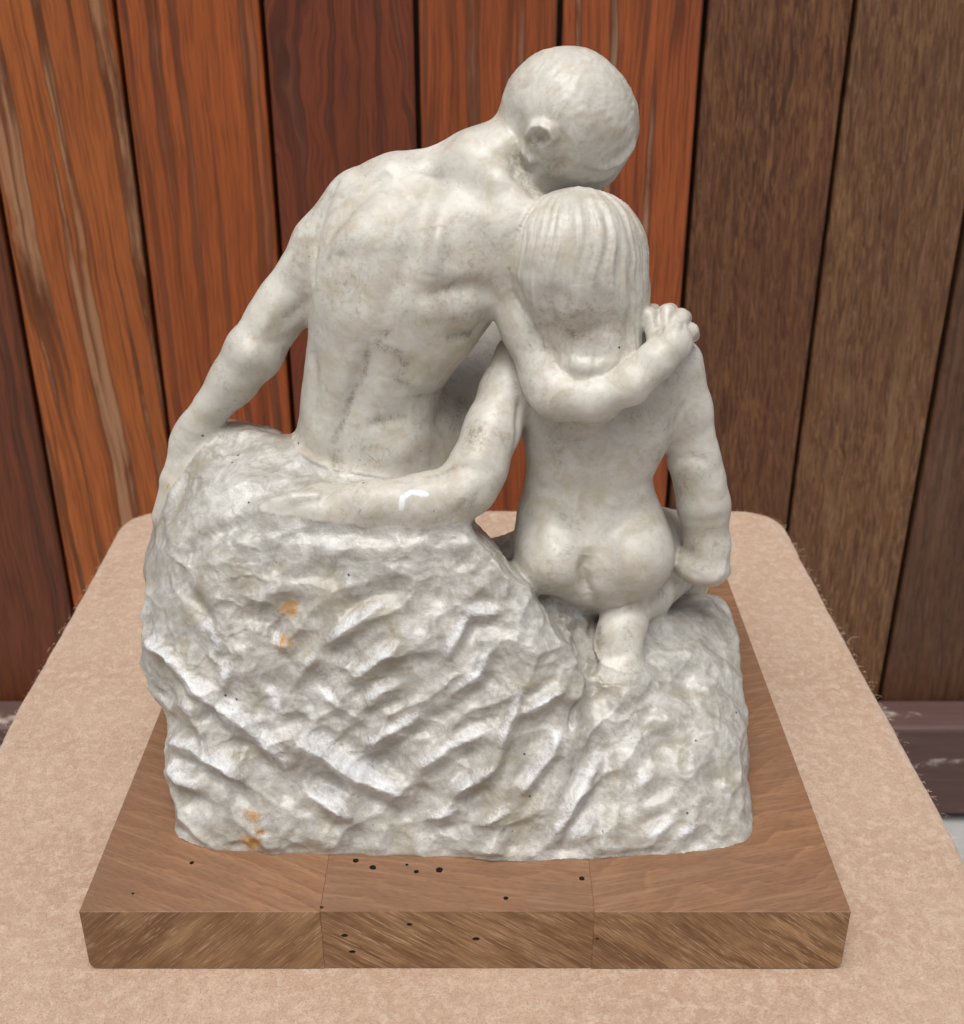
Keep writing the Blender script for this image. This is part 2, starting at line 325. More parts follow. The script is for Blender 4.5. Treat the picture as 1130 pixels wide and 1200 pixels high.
mesh_obj('table_board', bv, [tuple(range(n)), tuple(range(2*n-1, n-1, -1))]+[(k, n+k, n+(k+1) % n, (k+1) % n) for k in range(n)], M_board, table)
for lx, ly in ((out[0][0]+.05, yf+.05), (out[1][0]-.05, yf+.05), (xl+.05, yb-.05), (xr-.05, yb-.05)):
    bevel_box('leg', (lx-.018, ly-.13-.018, 0), (lx+.018, ly-.13+.018, -.044+TZ-GZ), M_board, table, .003)
# loose felt fibres lying on and standing off the cover
fr = np.random.default_rng(11); NF = 26000
fx_, fy_ = fr.uniform(-.40, .40, NF), fr.uniform(-.12, .425, NF)
keep = (fx_ > np.interp(fy_, [tl1[1], tl0[1]], [tl1[0], tl0[0]])-.0005+(fy_ < tl1[1])*(-.02)) & (fx_ < np.interp(fy_, [tr1[1], tr0[1]], [tr1[0], tr0[0]])+.0005)
bl, br_ = G(92, 1070)[0], G(998, 1070)[0]
keep &= ~((fx_ > bl+.001) & (fx_ < br_-.001) & (fy_ > .001) & (fy_ < .288))
fx_, fy_ = fx_[keep], fy_[keep]
EN = 2600; pick = fr.integers(0, n, EN); ex = dn[pick]+out_n[pick]*fr.uniform(-.004, .0006, EN)[:, None]
fx_, fy_ = np.concatenate([fx_, ex[:, 0]]), np.concatenate([fy_, ex[:, 1]]); NF = len(fx_)
ang = fr.uniform(0, 2*np.pi, NF); ln = fr.gamma(2.0, .0009, NF)+.0006; ln[-EN:] *= fr.uniform(.3, 1.1, EN); lift = np.abs(fr.normal(0, .0004, NF)); wd = fr.uniform(.00003, .00007, NF)
bend = fr.normal(0, .8, NF); z0 = np.where(np.arange(NF) >= NF-EN, -.0012, .0)
fv = np.zeros((NF, 6, 3))
for k, s_ in enumerate((0, .5, 1)):
    a2 = ang+bend*s_; cxp, cyp = fx_+np.cos(a2)*ln*s_, fy_+np.sin(a2)*ln*s_; zz = z0+.0001+lift*np.sin(s_*2.4)
    fv[:, 2*k] = np.stack([cxp-np.sin(a2)*wd, cyp+np.cos(a2)*wd, zz+wd], 1); fv[:, 2*k+1] = np.stack([cxp+np.sin(a2)*wd, cyp-np.cos(a2)*wd, zz], 1)
fv[:, :, 1] -= .13; fv[:, :, 2] += TZ-GZ
base_i = (np.arange(NF)*6)[:, None]
ff = np.concatenate([base_i+np.array([[0, 1, 3, 2]]), base_i+np.array([[2, 3, 5, 4]])])
fib = mesh_obj('felt_fibres', fv.reshape(-1, 3), ff.tolist(), M_fibre, fo); fib['kind'] = 'stuff'

M_burrow = plain('burrow', (.035, .022, .014), .9)
# plinth of three glued blocks
plinth = empty('wooden_plinth', (0, .14, 0)); tag(plinth, 'thick brown wooden plinth with woodworm holes under the marble sculpture', 'plinth')
PB = .29
def plinth_x(px): return G(px, 1070)[0]
holes_top = [(225, 1011, 3), (417, 1008, 4), (437, 1016, 4.6), (477, 1013, 2.2), (488, 1021, 3.6), (515, 1019, 5), (377, 1063, 2.6), (593, 1052, 3.4), (682, 1029, 4), (156, 1047, 2)]
holes_front = [(404, 1097, 4.6), (413, 1116, 4.6), (480, 1084, 4), (558, 1101, 5), (700, 1100, 2.4), (1e4, 0, 1)]
cut = bmesh.new()
for px, py, r in holes_top:
    q = G(px, py); s_ = S(q)
    ret = bmesh.ops.create_cone(cut, cap_ends=True, segments=14, radius1=r*s_*.8, radius2=r*s_, depth=.034)
    for v in ret['verts']: k = rnd.uniform(.82, 1.12); v.co.x *= k; v.co.y *= k
    bmesh.ops.translate(cut, verts=ret['verts'], vec=(q[0], q[1]-.14, q[2]))
for px, py, r in holes_front:
    if px > 5000: continue
    q = P(px, py, 0); s_ = S(q)
    ret = bmesh.ops.create_cone(cut, cap_ends=True, segments=14, radius1=r*s_, radius2=r*s_*.8, depth=.026)
    for v in ret['verts']: v.co *= 1+.12*rnd.uniform(-1, .6)*(1 if v.co.z < 0 else 0)
    for v in ret['verts']: v.co = Vector((v.co.x+q[0], v.co.z+q[1]-.14, -v.co.y*.62+q[2]))
cm = bpy.data.meshes.new('cut'); cut.to_mesh(cm); cut.free(); co = bpy.data.objects.new('cut', cm); scene.collection.objects.link(co)
cutd = bpy.data.objects['cut']
blocks = [(92, 375, 1, .45, 3.5, R(46), 210, 1.6), (375, 697, 2, .15, 5.5, R(-36), 300, 2.5), (697, 998, 3, -.25, 11.0, R(-36), 240, 4.0)]
xs = [plinth_x(92), plinth_x(375), plinth_x(697), plinth_x(998)]
for i, (a, b, sd, ta, arch, ea, dens, curve) in enumerate(blocks):
    x0, x1 = xs[i]+(.00003 if i else 0), xs[i+1]-(.00003 if i < 2 else 0); dz = (0, -.0002, .0001)[i]
    bm = bmesh.new(); v, f = box((x0, -.14+(0, .0003, -.0001)[i], .0003+TZ), (x1, PB-.14, BASE_Z+dz)); vv = [bm.verts.new(q) for q in v]
    for q in f: bm.faces.new([vv[k] for k in q])
    xo = {0: x0, 2: x1}.get(i)
    if xo is not None: bmesh.ops.bevel(bm, geom=[e for e in bm.edges if all(abs(w.co.x-xo) < 1e-5 and w.co.z < 0 for w in e.verts)], offset=.0035, segments=4, affect='EDGES', profile=.5)
    bmesh.ops.bevel(bm, geom=[e for e in bm.edges if e.calc_face_angle(0) > .9], offset=.00022, segments=1, affect='EDGES')
    _ = [e for e in bm.edges if (i == 0 and abs(e.verts[0].co.x-x0) < .001 and abs(e.verts[1].co.x-x0) < .001) or (i == 2 and abs(e.verts[0].co.x-x1) < .001 and abs(e.verts[1].co.x-x1) < .001)]
    o = bm_obj('block', bm, plinth_top(sd, ta, arch), plinth); o.data.materials.append(plinth_end(sd, ea, dens, curve, (R(44), R(-34), R(-42))[i]))
    o.data.materials.append(M_burrow)
    md = o.modifiers.new('holes', 'BOOLEAN'); md.object = cutd; md.operation = 'DIFFERENCE'; md.solver = 'EXACT'
    cutd.parent = plinth
    bpy.context.view_layer.update()
    ev = o.evaluated_get(bpy.context.evaluated_depsgraph_get()); nm = bpy.data.meshes.new_from_object(ev); o.modifiers.clear(); o.data = nm
    for pf in nm.polygons:
        c_ = pf.center; inside = x0+.0006 < c_.x < x1-.0006 and -.1394+.0006 < c_.y < PB-.1406 and .0012+TZ < c_.z < BASE_Z-.0008
        pf.material_index = 2 if inside else 1 if abs(pf.normal.z) < .6 else 0
bpy.data.objects.remove(cutd)

# ------------------------------------------------------------------ the marble: signed distance field, meshed by surface nets
rng = np.random.default_rng(7)
def hash3(ix, iy, iz, seed):
    h = (ix.astype(np.uint32)*np.uint32(374761393)) ^ (iy.astype(np.uint32)*np.uint32(668265263)) ^ (iz.astype(np.uint32)*np.uint32(2147483647)) ^ np.uint32((seed*2654435761) & 0xffffffff)
    h = (h ^ (h >> np.uint32(13)))*np.uint32(1274126177); h = (h ^ (h >> np.uint32(16)))*np.uint32(2246822519)
    return ((h ^ (h >> np.uint32(15))) & np.uint32(0xffffff)).astype(np.float32)/np.float32(0xffffff)
def vnoise(p, scale, seed=0):
    q = p*scale + 1000.0; i = np.floor(q).astype(np.int64); f = (q-i).astype(np.float32); f = f*f*f*(f*(f*6-15)+10)
    o = 0
    for dx in (0, 1):
        for dy in (0, 1):
            for dz in (0, 1):
                w = (f[:, 0] if dx else 1-f[:, 0])*(f[:, 1] if dy else 1-f[:, 1])*(f[:, 2] if dz else 1-f[:, 2])
                o = o + w*hash3(i[:, 0]+dx, i[:, 1]+dy, i[:, 2]+dz, seed)
    return o*2-1
def fbm(p, scale, oct=3, seed=0, gain=.5):
    o = 0; a = 1.0; t = 0
    for k in range(oct): o = o + a*vnoise(p, scale*2**k, seed+k*17); t += a; a *= gain
    return o/t
def worley(p, seed=0):
    """F1, F2 for points already in cell units"""
    q = p + 1000.0; i = np.floor(q).astype(np.int64); f = q-i
    f1 = np.full(len(p), 9.0); f2 = np.full(len(p), 9.0); rid = np.zeros(len(p), np.float32)
    for dx in (-1, 0, 1):
        for dy in (-1, 0, 1):
            for dz in (-1, 0, 1):
                a, b, c = i[:, 0]+dx, i[:, 1]+dy, i[:, 2]+dz
                d = (dx+hash3(a, b, c, seed)-f[:, 0])**2 + (dy+hash3(a, b, c, seed+1)-f[:, 1])**2 + (dz+hash3(a, b, c, seed+2)-f[:, 2])**2
                r = hash3(a, b, c, seed+3); near = d < f1
                f2 = np.where(near, f1, np.minimum(f2, d)); rid = np.where(near, r, rid); f1 = np.where(near, d, f1)
    return np.sqrt(f1), np.sqrt(f2), rid

def smin(a, b, k):
    if k <= 0: return np.minimum(a, b)
    h = np.maximum(k-np.abs(a-b), 0)/k; return np.minimum(a, b)-h*h*k*.25
class Cap:                                     # tapered capsule
    def __init__(s, a, b, r1, r2, k=.005, sub=False):
        s.a, s.b, s.r1, s.r2, s.k, s.sub = a, b, r1, r2, k, sub
        s.c = (a+b)/2; s.R = np.linalg.norm(b-a)/2+max(r1, r2)
    def d(s, p):
        ab = s.b-s.a; t = np.clip(((p-s.a)@ab)/max(ab@ab, 1e-12), 0, 1)
        q = p-s.a-t[:, None]*ab
        return np.sqrt((q*q).sum(1))-(s.r1+(s.r2-s.r1)*t)
class Ell:                                     # ellipsoid; axes = rows of m
    def __init__(s, c, r, m=None, k=.005, sub=False):
        s.c, s.r, s.k, s.sub = c, np.array(r), k, sub; s.m = np.eye(3) if m is None else m; s.R = max(r)
    def d(s, p):
        q = (p-s.c)@s.m.T; a = q/s.r; b = a/s.r
        k0 = np.sqrt((a*a).sum(1)); k1 = np.sqrt((b*b).sum(1))
        return np.where(k0 < 1e-4, -min(s.r), k0*(k0-1)/np.maximum(k1, 1e-6))
class Loft:                                    # stack of elliptical sections over z
    def __init__(s, rows, k=.005, e=2.0):
        pts = []
        for py, xl, xr, Y, hd in rows:
            a, b = P(xl, py, Y), P(xr, py, Y); pts.append((a[2], (a[0]+b[0])/2, Y, (b[0]-a[0])/2, hd*S(a)))
        pts = np.array(sorted(pts)); n = 160; z = np.linspace(pts[0, 0], pts[-1, 0], n)
        tab = np.stack([np.interp(z, pts[:, 0], pts[:, j]) for j in range(1, 5)], 1)
        w = np.exp(-np.linspace(-2, 2, 13)**2); w /= w.sum()
        for j in range(4):
            pad = np.concatenate([2*tab[0, j]-tab[6:0:-1, j], tab[:, j], 2*tab[-1, j]-tab[-2:-8:-1, j]]); tab[:, j] = np.convolve(pad, w, 'valid')
        s.z, s.tab, s.k, s.sub, s.e = z, tab, k, False, e
        s.c = np.array([tab[:, 0].mean(), tab[:, 1].mean(), z.mean()])
        s.R = math.hypot((z[-1]-z[0])/2, tab[:, 2:].max())+.03
    def d(s, p):
        zz = p[:, 2]; cx, cy, a, b = [np.interp(zz, s.z, s.tab[:, j]) for j in range(4)]
        u, v = np.abs(p[:, 0]-cx), np.abs(p[:, 1]-cy)
        if s.e == 2.0:
            k0 = np.sqrt((u/a)**2+(v/b)**2); k1 = np.sqrt((u/a**2)**2+(v/b**2)**2)
            d2 = k0*(k0-1)/np.maximum(k1, 1e-6)
        else:
            d2 = (((u/a)**s.e+(v/b)**s.e)**(1/s.e)-1)*np.minimum(a, b)
        dz = np.maximum(np.maximum(zz-s.z[-1], s.z[0]-zz), 0)
        return np.sqrt(np.maximum(d2, 0)**2+dz*dz)+np.minimum(d2, 0)
class Hull:                                    # rounded convex hull
    def __init__(s, pts, k=.008, rnd=.006):
        bm = bmesh.new()
        for q in pts: bm.verts.new(q)
        bmesh.ops.convex_hull(bm, input=bm.verts); bm.normal_update()
        c = np.mean(pts, 0); pl = {}
        for f in bm.faces:
            n = np.array(f.normal); o = float(n@np.array(f.verts[0].co))
            if n@c > o: n, o = -n, -o
            pl[tuple(np.round(np.append(n, o), 3))] = (n, o)
        bm.free(); s.pl = list(pl.values()); s.k, s.rnd, s.sub = k, rnd, False
        s.c = c; s.R = max(np.linalg.norm(np.array(q)-c) for q in pts)
    def d(s, p):
        o = None
        for n, off in s.pl:
            v = p@n-off; o = v if o is None else -smin(-o, -v, s.rnd)
        return o

man, man_hair, woman, woman_hair, rock = [], [], [], [], []
def cap(g, a, b, k=14, sub=False):             # (px, py, Y, r px)
    A, B = P(*a[:3]), P(*b[:3]); g.append(Cap(A, B, a[3]*S(A), b[3]*S(B), k*.00036, sub))
def chain(g, pts, k=14):
    for a, b in zip(pts[:-1], pts[1:]): cap(g, a, b, k)
def ell(g, c, r, rot=0.0, k=14, tilt=0.0, sub=False):   # r in px: across, depth, up; rot = roll in the picture, tilt = about x
    C = P(*c); s_ = S(C); cr, sr = math.cos(rot), math.sin(rot)
    rx = np.array([cr, 0, sr]); rz = np.array([-sr, 0, cr]); ry = np.array([0, 1., 0])
    ct, st = math.cos(tilt), math.sin(tilt); ry, rz = ct*ry+st*rz, ct*rz-st*ry
    g.append(Ell(C, np.array(r)*s_, np.stack([rx, ry, rz]), k*.00036, sub))

# ---- seated man, seen from behind
man.append(Loft([(199, 470, 550, .146, 16), (207, 440, 575, .146, 40), (218, 412, 596, .146, 60), (234, 394, 612, .145, 76), (260, 376, 610, .142, 84), (300, 367, 608, .140, 86),
                 (340, 363, 600, .139, 85), (370, 362, 580, .139, 82), (400, 361, 558, .140, 80), (430, 358, 533, .140, 76), (453, 355, 518, .140, 75), (480, 352, 514, .139, 75),
                 (520, 346, 520, .138, 78), (560, 340, 532, .138, 84), (610, 335, 540, .142, 84)], k=.006, e=2.3))
cap(man, (552, 214, .150, 48), (632, 158, .150, 43), 30)                       # neck
cap(man, (470, 228, .147, 49), (545, 222, .147, 44), 26); ell(man, (440, 238, .147), (44, 46, 38), rot=.6, k=22)
cap(man, (600, 205, .150, 34), (648, 208, .150, 30), 14)                       # trapezius
cap(man, (560, 195, .142, 40), (612, 262, .128, 40), 26)
ell(man, (598, 290, .128), (46, 44, 56), rot=.3, k=24)                         # right shoulder
chain(man, [(414, 238, .148, 34), (378, 286, .149, 33), (334, 356, .148, 31), (318, 378, .146, 30)], 14)
chain(man, [(318, 380, .146, 30), (298, 412, .144, 33), (274, 446, .142, 27), (251, 474, .140, 23)], 12)
ell(man, (227, 506, .138), (23, 20, 42), rot=-.6, k=12)
chain(man, [(216, 520, .138, 15), (200, 562, .134, 11), (188, 604, .130, 8)], 8); chain(man, [(226, 525, .136, 14), (208, 570, .131, 10), (196, 606, .127, 7)], 8)
chain(man, [(600, 300, .130, 40), (624, 380, .120, 36), (648, 448, .107, 33), (657, 462, .101, 30)], 16)   # right upper arm
chain(man, [(657, 462, .101, 30), (692, 467, .095, 25), (738, 450, .093, 23), (768, 424, .094, 22)], 12)   # forearm
cap(man, (768, 422, .095, 22), (788, 402, .101, 24), 10)                         # hand on her shoulder
for (a, b, c) in (((769, 400, .101, 11), (762, 371, .108, 10), (766, 365, .128, 9)), ((782, 390, .102, 10.5), (782, 367, .109, 10), (786, 364, .128, 9)),
                  ((792, 388, .102, 10.5), (798, 372, .110, 10), (802, 373, .128, 9)), ((799, 396, .102, 10), (809, 388, .110, 9.5), (812, 393, .126, 8.5))):
    chain(man, [a, b, c], 4)
chain(man, [(455, 540, .150, 62), (400, 545, .20, 52)], 20)                     # far side: thighs, knees, shins
chain(man, [(500, 520, .150, 60), (540, 462, .180, 42), (580, 408, .205, 34)], 20)
chain(man, [(580, 408, .205, 33), (520, 540, .225, 30), (480, 690, .235, 22)], 12)
chain(man, [(400, 545, .20, 50), (385, 600, .235, 32), (395, 740, .23, 24)], 12)
# head
ell(man_hair, (664, 134, .152), (78, 82, 75), rot=-.3, k=16)
ell(man_hair, (690, 150, .156), (56, 72, 58), k=20)
ell(man, (676, 178, .158), (50, 62, 50), k=18)                                   # jaw and face, turned down towards her
ell(man, (696, 190, .166), (30, 46, 27), k=16)
cap(man, (706, 208, .184, 7), (694, 220, .190, 8), 8)
# ---- woman
woman.append(Loft([(392, 612, 790, .138, 30), (405, 598, 806, .138, 48), (430, 592, 812, .134, 60), (465, 602, 806, .131, 66), (500, 610, 794, .129, 66), (530, 616, 776, .128, 62),
                   (553, 617, 765, .128, 58), (575, 613, 767, .127, 60), (600, 606, 778, .125, 66), (630, 602, 789, .123, 74), (655, 606, 790, .122, 74),
                   (676, 632, 775, .122, 64), (692, 665, 748, .124, 44)], k=.006, e=2.2))
ell(woman, (740, 646, .111), (50, 58, 50), k=9); ell(woman, (650, 648, .112), (46, 56, 46), k=9)
cap(woman, (690, 450, .135, 34), (688, 380, .125, 40), 20)                       # neck under the hair
chain(woman, [(612, 420, .136, 32), (595, 458, .124, 31), (576, 505, .110, 32), (560, 548, .098, 33), (548, 570, .094, 33)], 12)     # left arm, behind the man
chain(woman, [(547, 573, .094, 33), (500, 586, .090, 31), (440, 590, .089, 26), (405, 592, .091, 23)], 12)
ell(woman, (385, 592, .093), (45, 26, 19), k=10)
for dy, dx in ((-12, 0), (-4, -10), (4, -8), (12, 4)):
    chain(woman, [(372, 592+dy*.8, .0895, 8), (345+dx, 596+dy, .089, 7), (322+dx, 602+dy*1.1, .0895, 5)], 4)
chain(woman, [(796, 425, .132, 28), (804, 480, .130, 29), (814, 540, .128, 29), (820, 562, .128, 29)], 12)     # right arm
chain(woman, [(820, 562, .128, 29), (825, 592, .126, 30), (829, 640, .124, 25), (829, 662, .123, 24)], 10)
ell(woman, (822, 664, .122), (33, 28, 21), rot=-.1, k=10); cap(woman, (812, 662, .122, 18), (800, 664, .130, 13), 6)
cap(woman, (845, 668, .126, 12), (842, 640, .134, 10), 5)
chain(woman, [(742, 690, .118, 24), (737, 730, .100, 21), (731, 778, .089, 18)], 8)       # her foot, sole up
chain(woman, [(728, 700, .114, 22), (722, 740, .098, 20), (712, 782, .090, 17)], 12)
ell(rock, (720, 806, .083), (42, 22, 22), k=24)
for i in range(0): cap(woman, (707+i*11, 784-abs(i-1.5)*2, .0815, 8), (703+i*11, 797-abs(i-1)*4, .081, 6), 6)
chain(woman, [(742, 712, .108, 22), (765, 696, .124, 24), (786, 672, .145, 28)], 8)
chain(woman, [(750, 640, .140, 50), (800, 640, .20, 40), (812, 650, .22, 30)], 12)  # thighs away from us
chain(woman, [(660, 650, .140, 50), (668, 640, .19, 44), (676, 655, .22, 34)], 12)
chain(woman, [(676, 655, .22, 32), (690, 740, .23, 24)], 10); chain(woman, [(812, 650, .22, 28), (790, 740, .20, 24)], 10)
ell(woman_hair, (677, 302, .120), (83, 82, 80), k=14)
woman_hair.append(Loft([(280, 622, 730, .121, 55), (310, 601, 753, .121, 74), (340, 601, 760, .121, 79), (370, 614, 758, .121, 73), (383, 620, 757, .120, 69), (396, 627, 756, .1185, 66), (410, 631, 754, .116, 65), (427, 635, 751, .115, 64), (447, 640, 745, .1125, 60), (470, 650, 733, .107, 50)], k=.006, e=2.2))
ell(woman, (690, 320, .165), (56, 40, 60), k=14)                                  # face, turned away
cap(woman, (692, 325, .186, 9), (690, 338, .192, 10), 8)
# ---- rock
def gb(px, py): q = G(px, py); q[2] = BASE_Z-.015; return q
gf = [gb(193, 1004), gb(330, 1003), gb(450, 1008), gb(590, 1018)]
def W(x, y, z): return np.array([x, y, z])
L = G(212, 996)[0]; Rr = G(884, 965)[0]
rock.append(Hull(gf + [gb(690, 1022), W(L-.008, .10, BASE_Z-.015), W(L+.005, .235, BASE_Z-.015), W(.05, .24, BASE_Z-.015),
                 P(150, 790, .085), P(146, 720, .105), P(156, 630, .120), P(196, 640, .085), P(240, 650, .073), P(200, 525, .150), P(235, 560, .100), P(575, 610, .078), P(640, 690, .078), P(695, 760, .070), P(700, 850, .052),
                 P(240, 478, .150), P(290, 474, .150), P(340, 490, .150), P(230, 500, .200), P(390, 540, .200), P(565, 600, .135), P(470, 606, .20), P(168, 900, .058)], k=.006, rnd=.012))
rock.append(Hull([gb(560, 1018), gb(720, 1029), gb(872, 1026), gb(908, 972), W(Rr+.005, .10, BASE_Z-.015), W(Rr-.006, .215, BASE_Z-.015), W(.0, .235, BASE_Z-.015),
                 P(690, 735, .098), P(760, 715, .112), P(850, 688, .150), P(876, 715, .150), P(888, 800, .120), P(900, 880, .075), P(906, 950, .05), P(600, 860, .055), P(860, 870, .062), P(720, 830, .070),
                 P(720, 690, .200), P(830, 685, .200)], k=.008, rnd=.014))
ell(rock, (648, 712, .125), (62, 70, 40), rot=-.5, k=14)                         # seat under her hip
ell(rock, (452, 590, .120), (110, 70, 34), k=14)
ell(rock, (612, 660, .175), (36, 40, 40), k=10)
cap(rock, (592, 640, .185, 14), (560, 660, .19, 26), 8)
GROUPS = [man, man_hair, woman, woman_hair, rock]; GK = .0022
GN = ['man', 'man_hair', 'woman', 'woman_hair', 'rock']

def group_d(g, p, lim=None):
    o = np.full(len(p), .06, np.float64)
    for q in g:
        if lim is not None and np.linalg.norm(q.c-lim[0])-q.R-lim[1] > .02: continue
        o = smin(o, q.d(p), q.k)
    if g is rock:
        base = BASE_Z-.0005-p[:, 2]; o = np.maximum(o, base)
    return o
def field(p, lim=None):
    ds = np.stack([group_d(g, p, lim) for g in GROUPS], 1)
    hk = .005
    m = smin(ds[:, 0], ds[:, 1], hk); w = smin(ds[:, 2], ds[:, 3], .003)
    return smin(smin(m, w, GK), ds[:, 4], .0065), ds

def build_mesh(h, lo, hi, B=8):
    nb = np.ceil((hi-lo)/(h*B)).astype(int); N = nb*B+1
    F = np.full(N, .02, np.float32)
    bi = np.stack(np.meshgrid(*[np.arange(n) for n in nb], indexing='ij'), -1).reshape(-1, 3)
    cen = lo+(bi+.5)*h*B
    SB = 4                                     # super-blocks for culling
    key = (bi//SB)@np.array([10000, 100, 1]); order = np.argsort(key, kind='stable'); bi, cen, key = bi[order], cen[order], key[order]
    cuts = np.flatnonzero(np.diff(key))+1
    loc = np.stack(np.meshgrid(*[np.arange(B+1)]*3, indexing='ij'), -1).reshape(-1, 3)
    for idx in np.split(np.arange(len(bi)), cuts):
        mid = (bi[idx].min(0)+bi[idx].max(0)+1)/2*h*B+lo; rad = h*B*SB*.87
        d, _ = field(cen[idx], (mid, rad))
        half = h*B*.87
        act = np.abs(d) < half*1.12+.001
        for j in np.flatnonzero(~act):
            if d[j] < 0:
                a = bi[idx[j]]*B; F[a[0]:a[0]+B+1, a[1]:a[1]+B+1, a[2]:a[2]+B+1] = -.02
        ai = idx[act]
        if not len(ai): continue
        g = bi[ai][:, None, :]*B+loc[None]; g = g.reshape(-1, 3)
        v, _ = field(lo+g*h, (mid, rad))
        F[g[:, 0], g[:, 1], g[:, 2]] = v
    # surface nets
    sg = F < 0
    cs = np.zeros(N-1, np.uint8)
    sl = [(slice(None, -1), slice(1, None))]*3
    for dx in (0, 1):
        for dy in (0, 1):
            for dz in (0, 1):
                cs += sg[sl[0][dx], sl[1][dy], sl[2][dz]]
    cells = np.argwhere((cs > 0) & (cs < 8)); vid = np.full(N-1, -1, np.int32)
    vid[cells[:, 0], cells[:, 1], cells[:, 2]] = np.arange(len(cells))
    acc = np.zeros((len(cells), 3)); cnt = np.zeros(len(cells))
    corners = [(x, y, z) for x in (0, 1) for y in (0, 1) for z in (0, 1)]
    for a in corners:
        for ax in range(3):
            if a[ax]: continue
            b = list(a); b[ax] = 1
            fa = F[cells[:, 0]+a[0], cells[:, 1]+a[1], cells[:, 2]+a[2]]; fb = F[cells[:, 0]+b[0], cells[:, 1]+b[1], cells[:, 2]+b[2]]
            m = (fa < 0) != (fb < 0); t = fa/np.where(m, fa-fb, 1)
            q = np.array(a, float)[None].repeat(len(cells), 0); q[:, ax] = t
            acc[m] += q[m]; cnt[m] += 1
    verts = lo+(cells+acc/cnt[:, None])*h
    faces = []
    for ax in range(3):
        s0 = [slice(None)]*3; s1 = [slice(None)]*3; s0[ax] = slice(None, -1); s1[ax] = slice(1, None)
        e = np.argwhere(sg[tuple(s0)] != sg[tuple(s1)]); u, w = (ax+1) % 3, (ax+2) % 3
        e = e[(e[:, u] > 0) & (e[:, w] > 0) & (e[:, u] < N[u]-1) & (e[:, w] < N[w]-1)]
        ins = sg[e[:, 0], e[:, 1], e[:, 2]]
        def c(du, dw):
            q = e.copy(); q[:, u] -= du; q[:, w] -= dw; return vid[q[:, 0], q[:, 1], q[:, 2]]
        f = np.stack([c(1, 1), c(0, 1), c(0, 0), c(1, 0)], 1); f[~ins] = f[~ins][:, ::-1]
        faces.append(f)
    return verts, np.concatenate(faces)

def vnormals(v, f):
    n = np.cross(v[f[:, 2]]-v[f[:, 0]], v[f[:, 3]]-v[f[:, 1]]); o = np.zeros_like(v)
    for j in range(4):
        for k in range(3): o[:, k] += np.bincount(f[:, j], n[:, k], len(v))
    return o/np.maximum(np.linalg.norm(o, axis=1), 1e-12)[:, None]

VOX = .0008
V, Q = build_mesh(VOX, np.array([-.165, .012, BASE_Z-.006]), np.array([.14, .285, .362]))
d_all = np.full((len(V), 5), .06)                # distance to each group, cell by cell
ck = np.floor((V-V.min(0))/.025).astype(int)@np.array([10000, 100, 1]); o_ = np.argsort(ck, kind='stable')
for idx in np.split(o_, np.flatnonzero(np.diff(ck[o_]))+1):
    a, b = V[idx].min(0), V[idx].max(0); d_all[idx] = field(V[idx], ((a+b)/2, np.linalg.norm(b-a)/2))[1]
LAB = d_all.argmin(1)
Nrm = vnormals(V, Q)
# ---- carving strokes: polylines laid on the surface, each pushing the stone in or out along its normal
PXY = (V-CAM)@np.stack([np.array([1., 0, 0]), -UP, FWD]).T
depth = PXY[:, 2]; SCR = np.stack([565+FPX*PXY[:, 0]/depth, 600+FPX*PXY[:, 1]/depth], 1)
CELL = max(3.0, VOX/.00036*1.5)
gx, gy = (SCR/CELL).astype(int).T; gx = np.clip(gx, 0, 399); gy = np.clip(gy, 0, 419)
front = np.full((400, 420), 1e9); first = np.full((400, 420), -1, int)
o_ = np.argsort(-depth); first[gx[o_], gy[o_]] = o_
def on(px, py):
    best = -1
    for dx in (0, -1, 1):
        for dy in (0, -1, 1):
            j = first[int(px/CELL)+dx, int(py/CELL)+dy]
            if j >= 0 and (best < 0 or (SCR[j, 0]-px)**2+(SCR[j, 1]-py)**2 < (SCR[best, 0]-px)**2+(SCR[best, 1]-py)**2): best = j
    return best
def near(pts, r, labs=None, reach=2.6):
    """indices, distance in units of r, and side sign for vertices close to the polyline"""
    js = [on(*p) for p in pts]; js = [j for j in js if j >= 0]
    if not js: return None
    p = V[js]; nr = Nrm[js].mean(0); rm = r*.00036
    lo, hi = p.min(0)-rm*reach, p.max(0)+rm*reach
    m = np.all((V > lo) & (V < hi), 1)
    if labs is not None: m &= np.isin(LAB, labs)
    idx = np.flatnonzero(m); idx = idx[(Nrm[idx]@nr) > -.35]
    if not len(idx): return None
    q = V[idx]; d = np.full(len(idx), 1e9)
    if len(p) == 1: d = np.linalg.norm(q-p[0], axis=1)
    L_ = np.concatenate([[0], np.cumsum(np.linalg.norm(np.diff(p, axis=0), axis=1))]); s_ = np.zeros(len(idx))
    for k, (a, b) in enumerate(zip(p[:-1], p[1:])):
        ab = b-a; t = np.clip(((q-a)@ab)/max(ab@ab, 1e-12), 0, 1); dd = np.linalg.norm(q-a-t[:, None]*ab, axis=1)
        c = dd < d; d = np.where(c, dd, d); s_ = np.where(c, L_[k]+t*(L_[k+1]-L_[k]), s_)
    tap = np.sqrt(np.clip(np.minimum(s_, L_[-1]-s_)/max(rm*1.6, 1e-9), 0.02, 1)) if len(p) > 1 else np.ones(len(idx))
    return idx, d/rm, tap
OFF = np.zeros(len(V))
MAN, MH, WOM, WH, ROCK = 0, 1, 2, 3, 4
def st(pts, r, amp, labs=None, sharp=False):
    if amp < 0 and r < 10 and labs is not None and 4 not in labs: r, amp = r*1.2, amp*.72
    q = near(pts, r, labs, 2.6)
    if q is None: return
    idx, u, tap = q; w = (np.exp(-u*u) if not sharp else np.exp(-1.5*u))*(.25+.75*tap)
    OFF[idx] += amp*.00036*w
B = (MAN,)
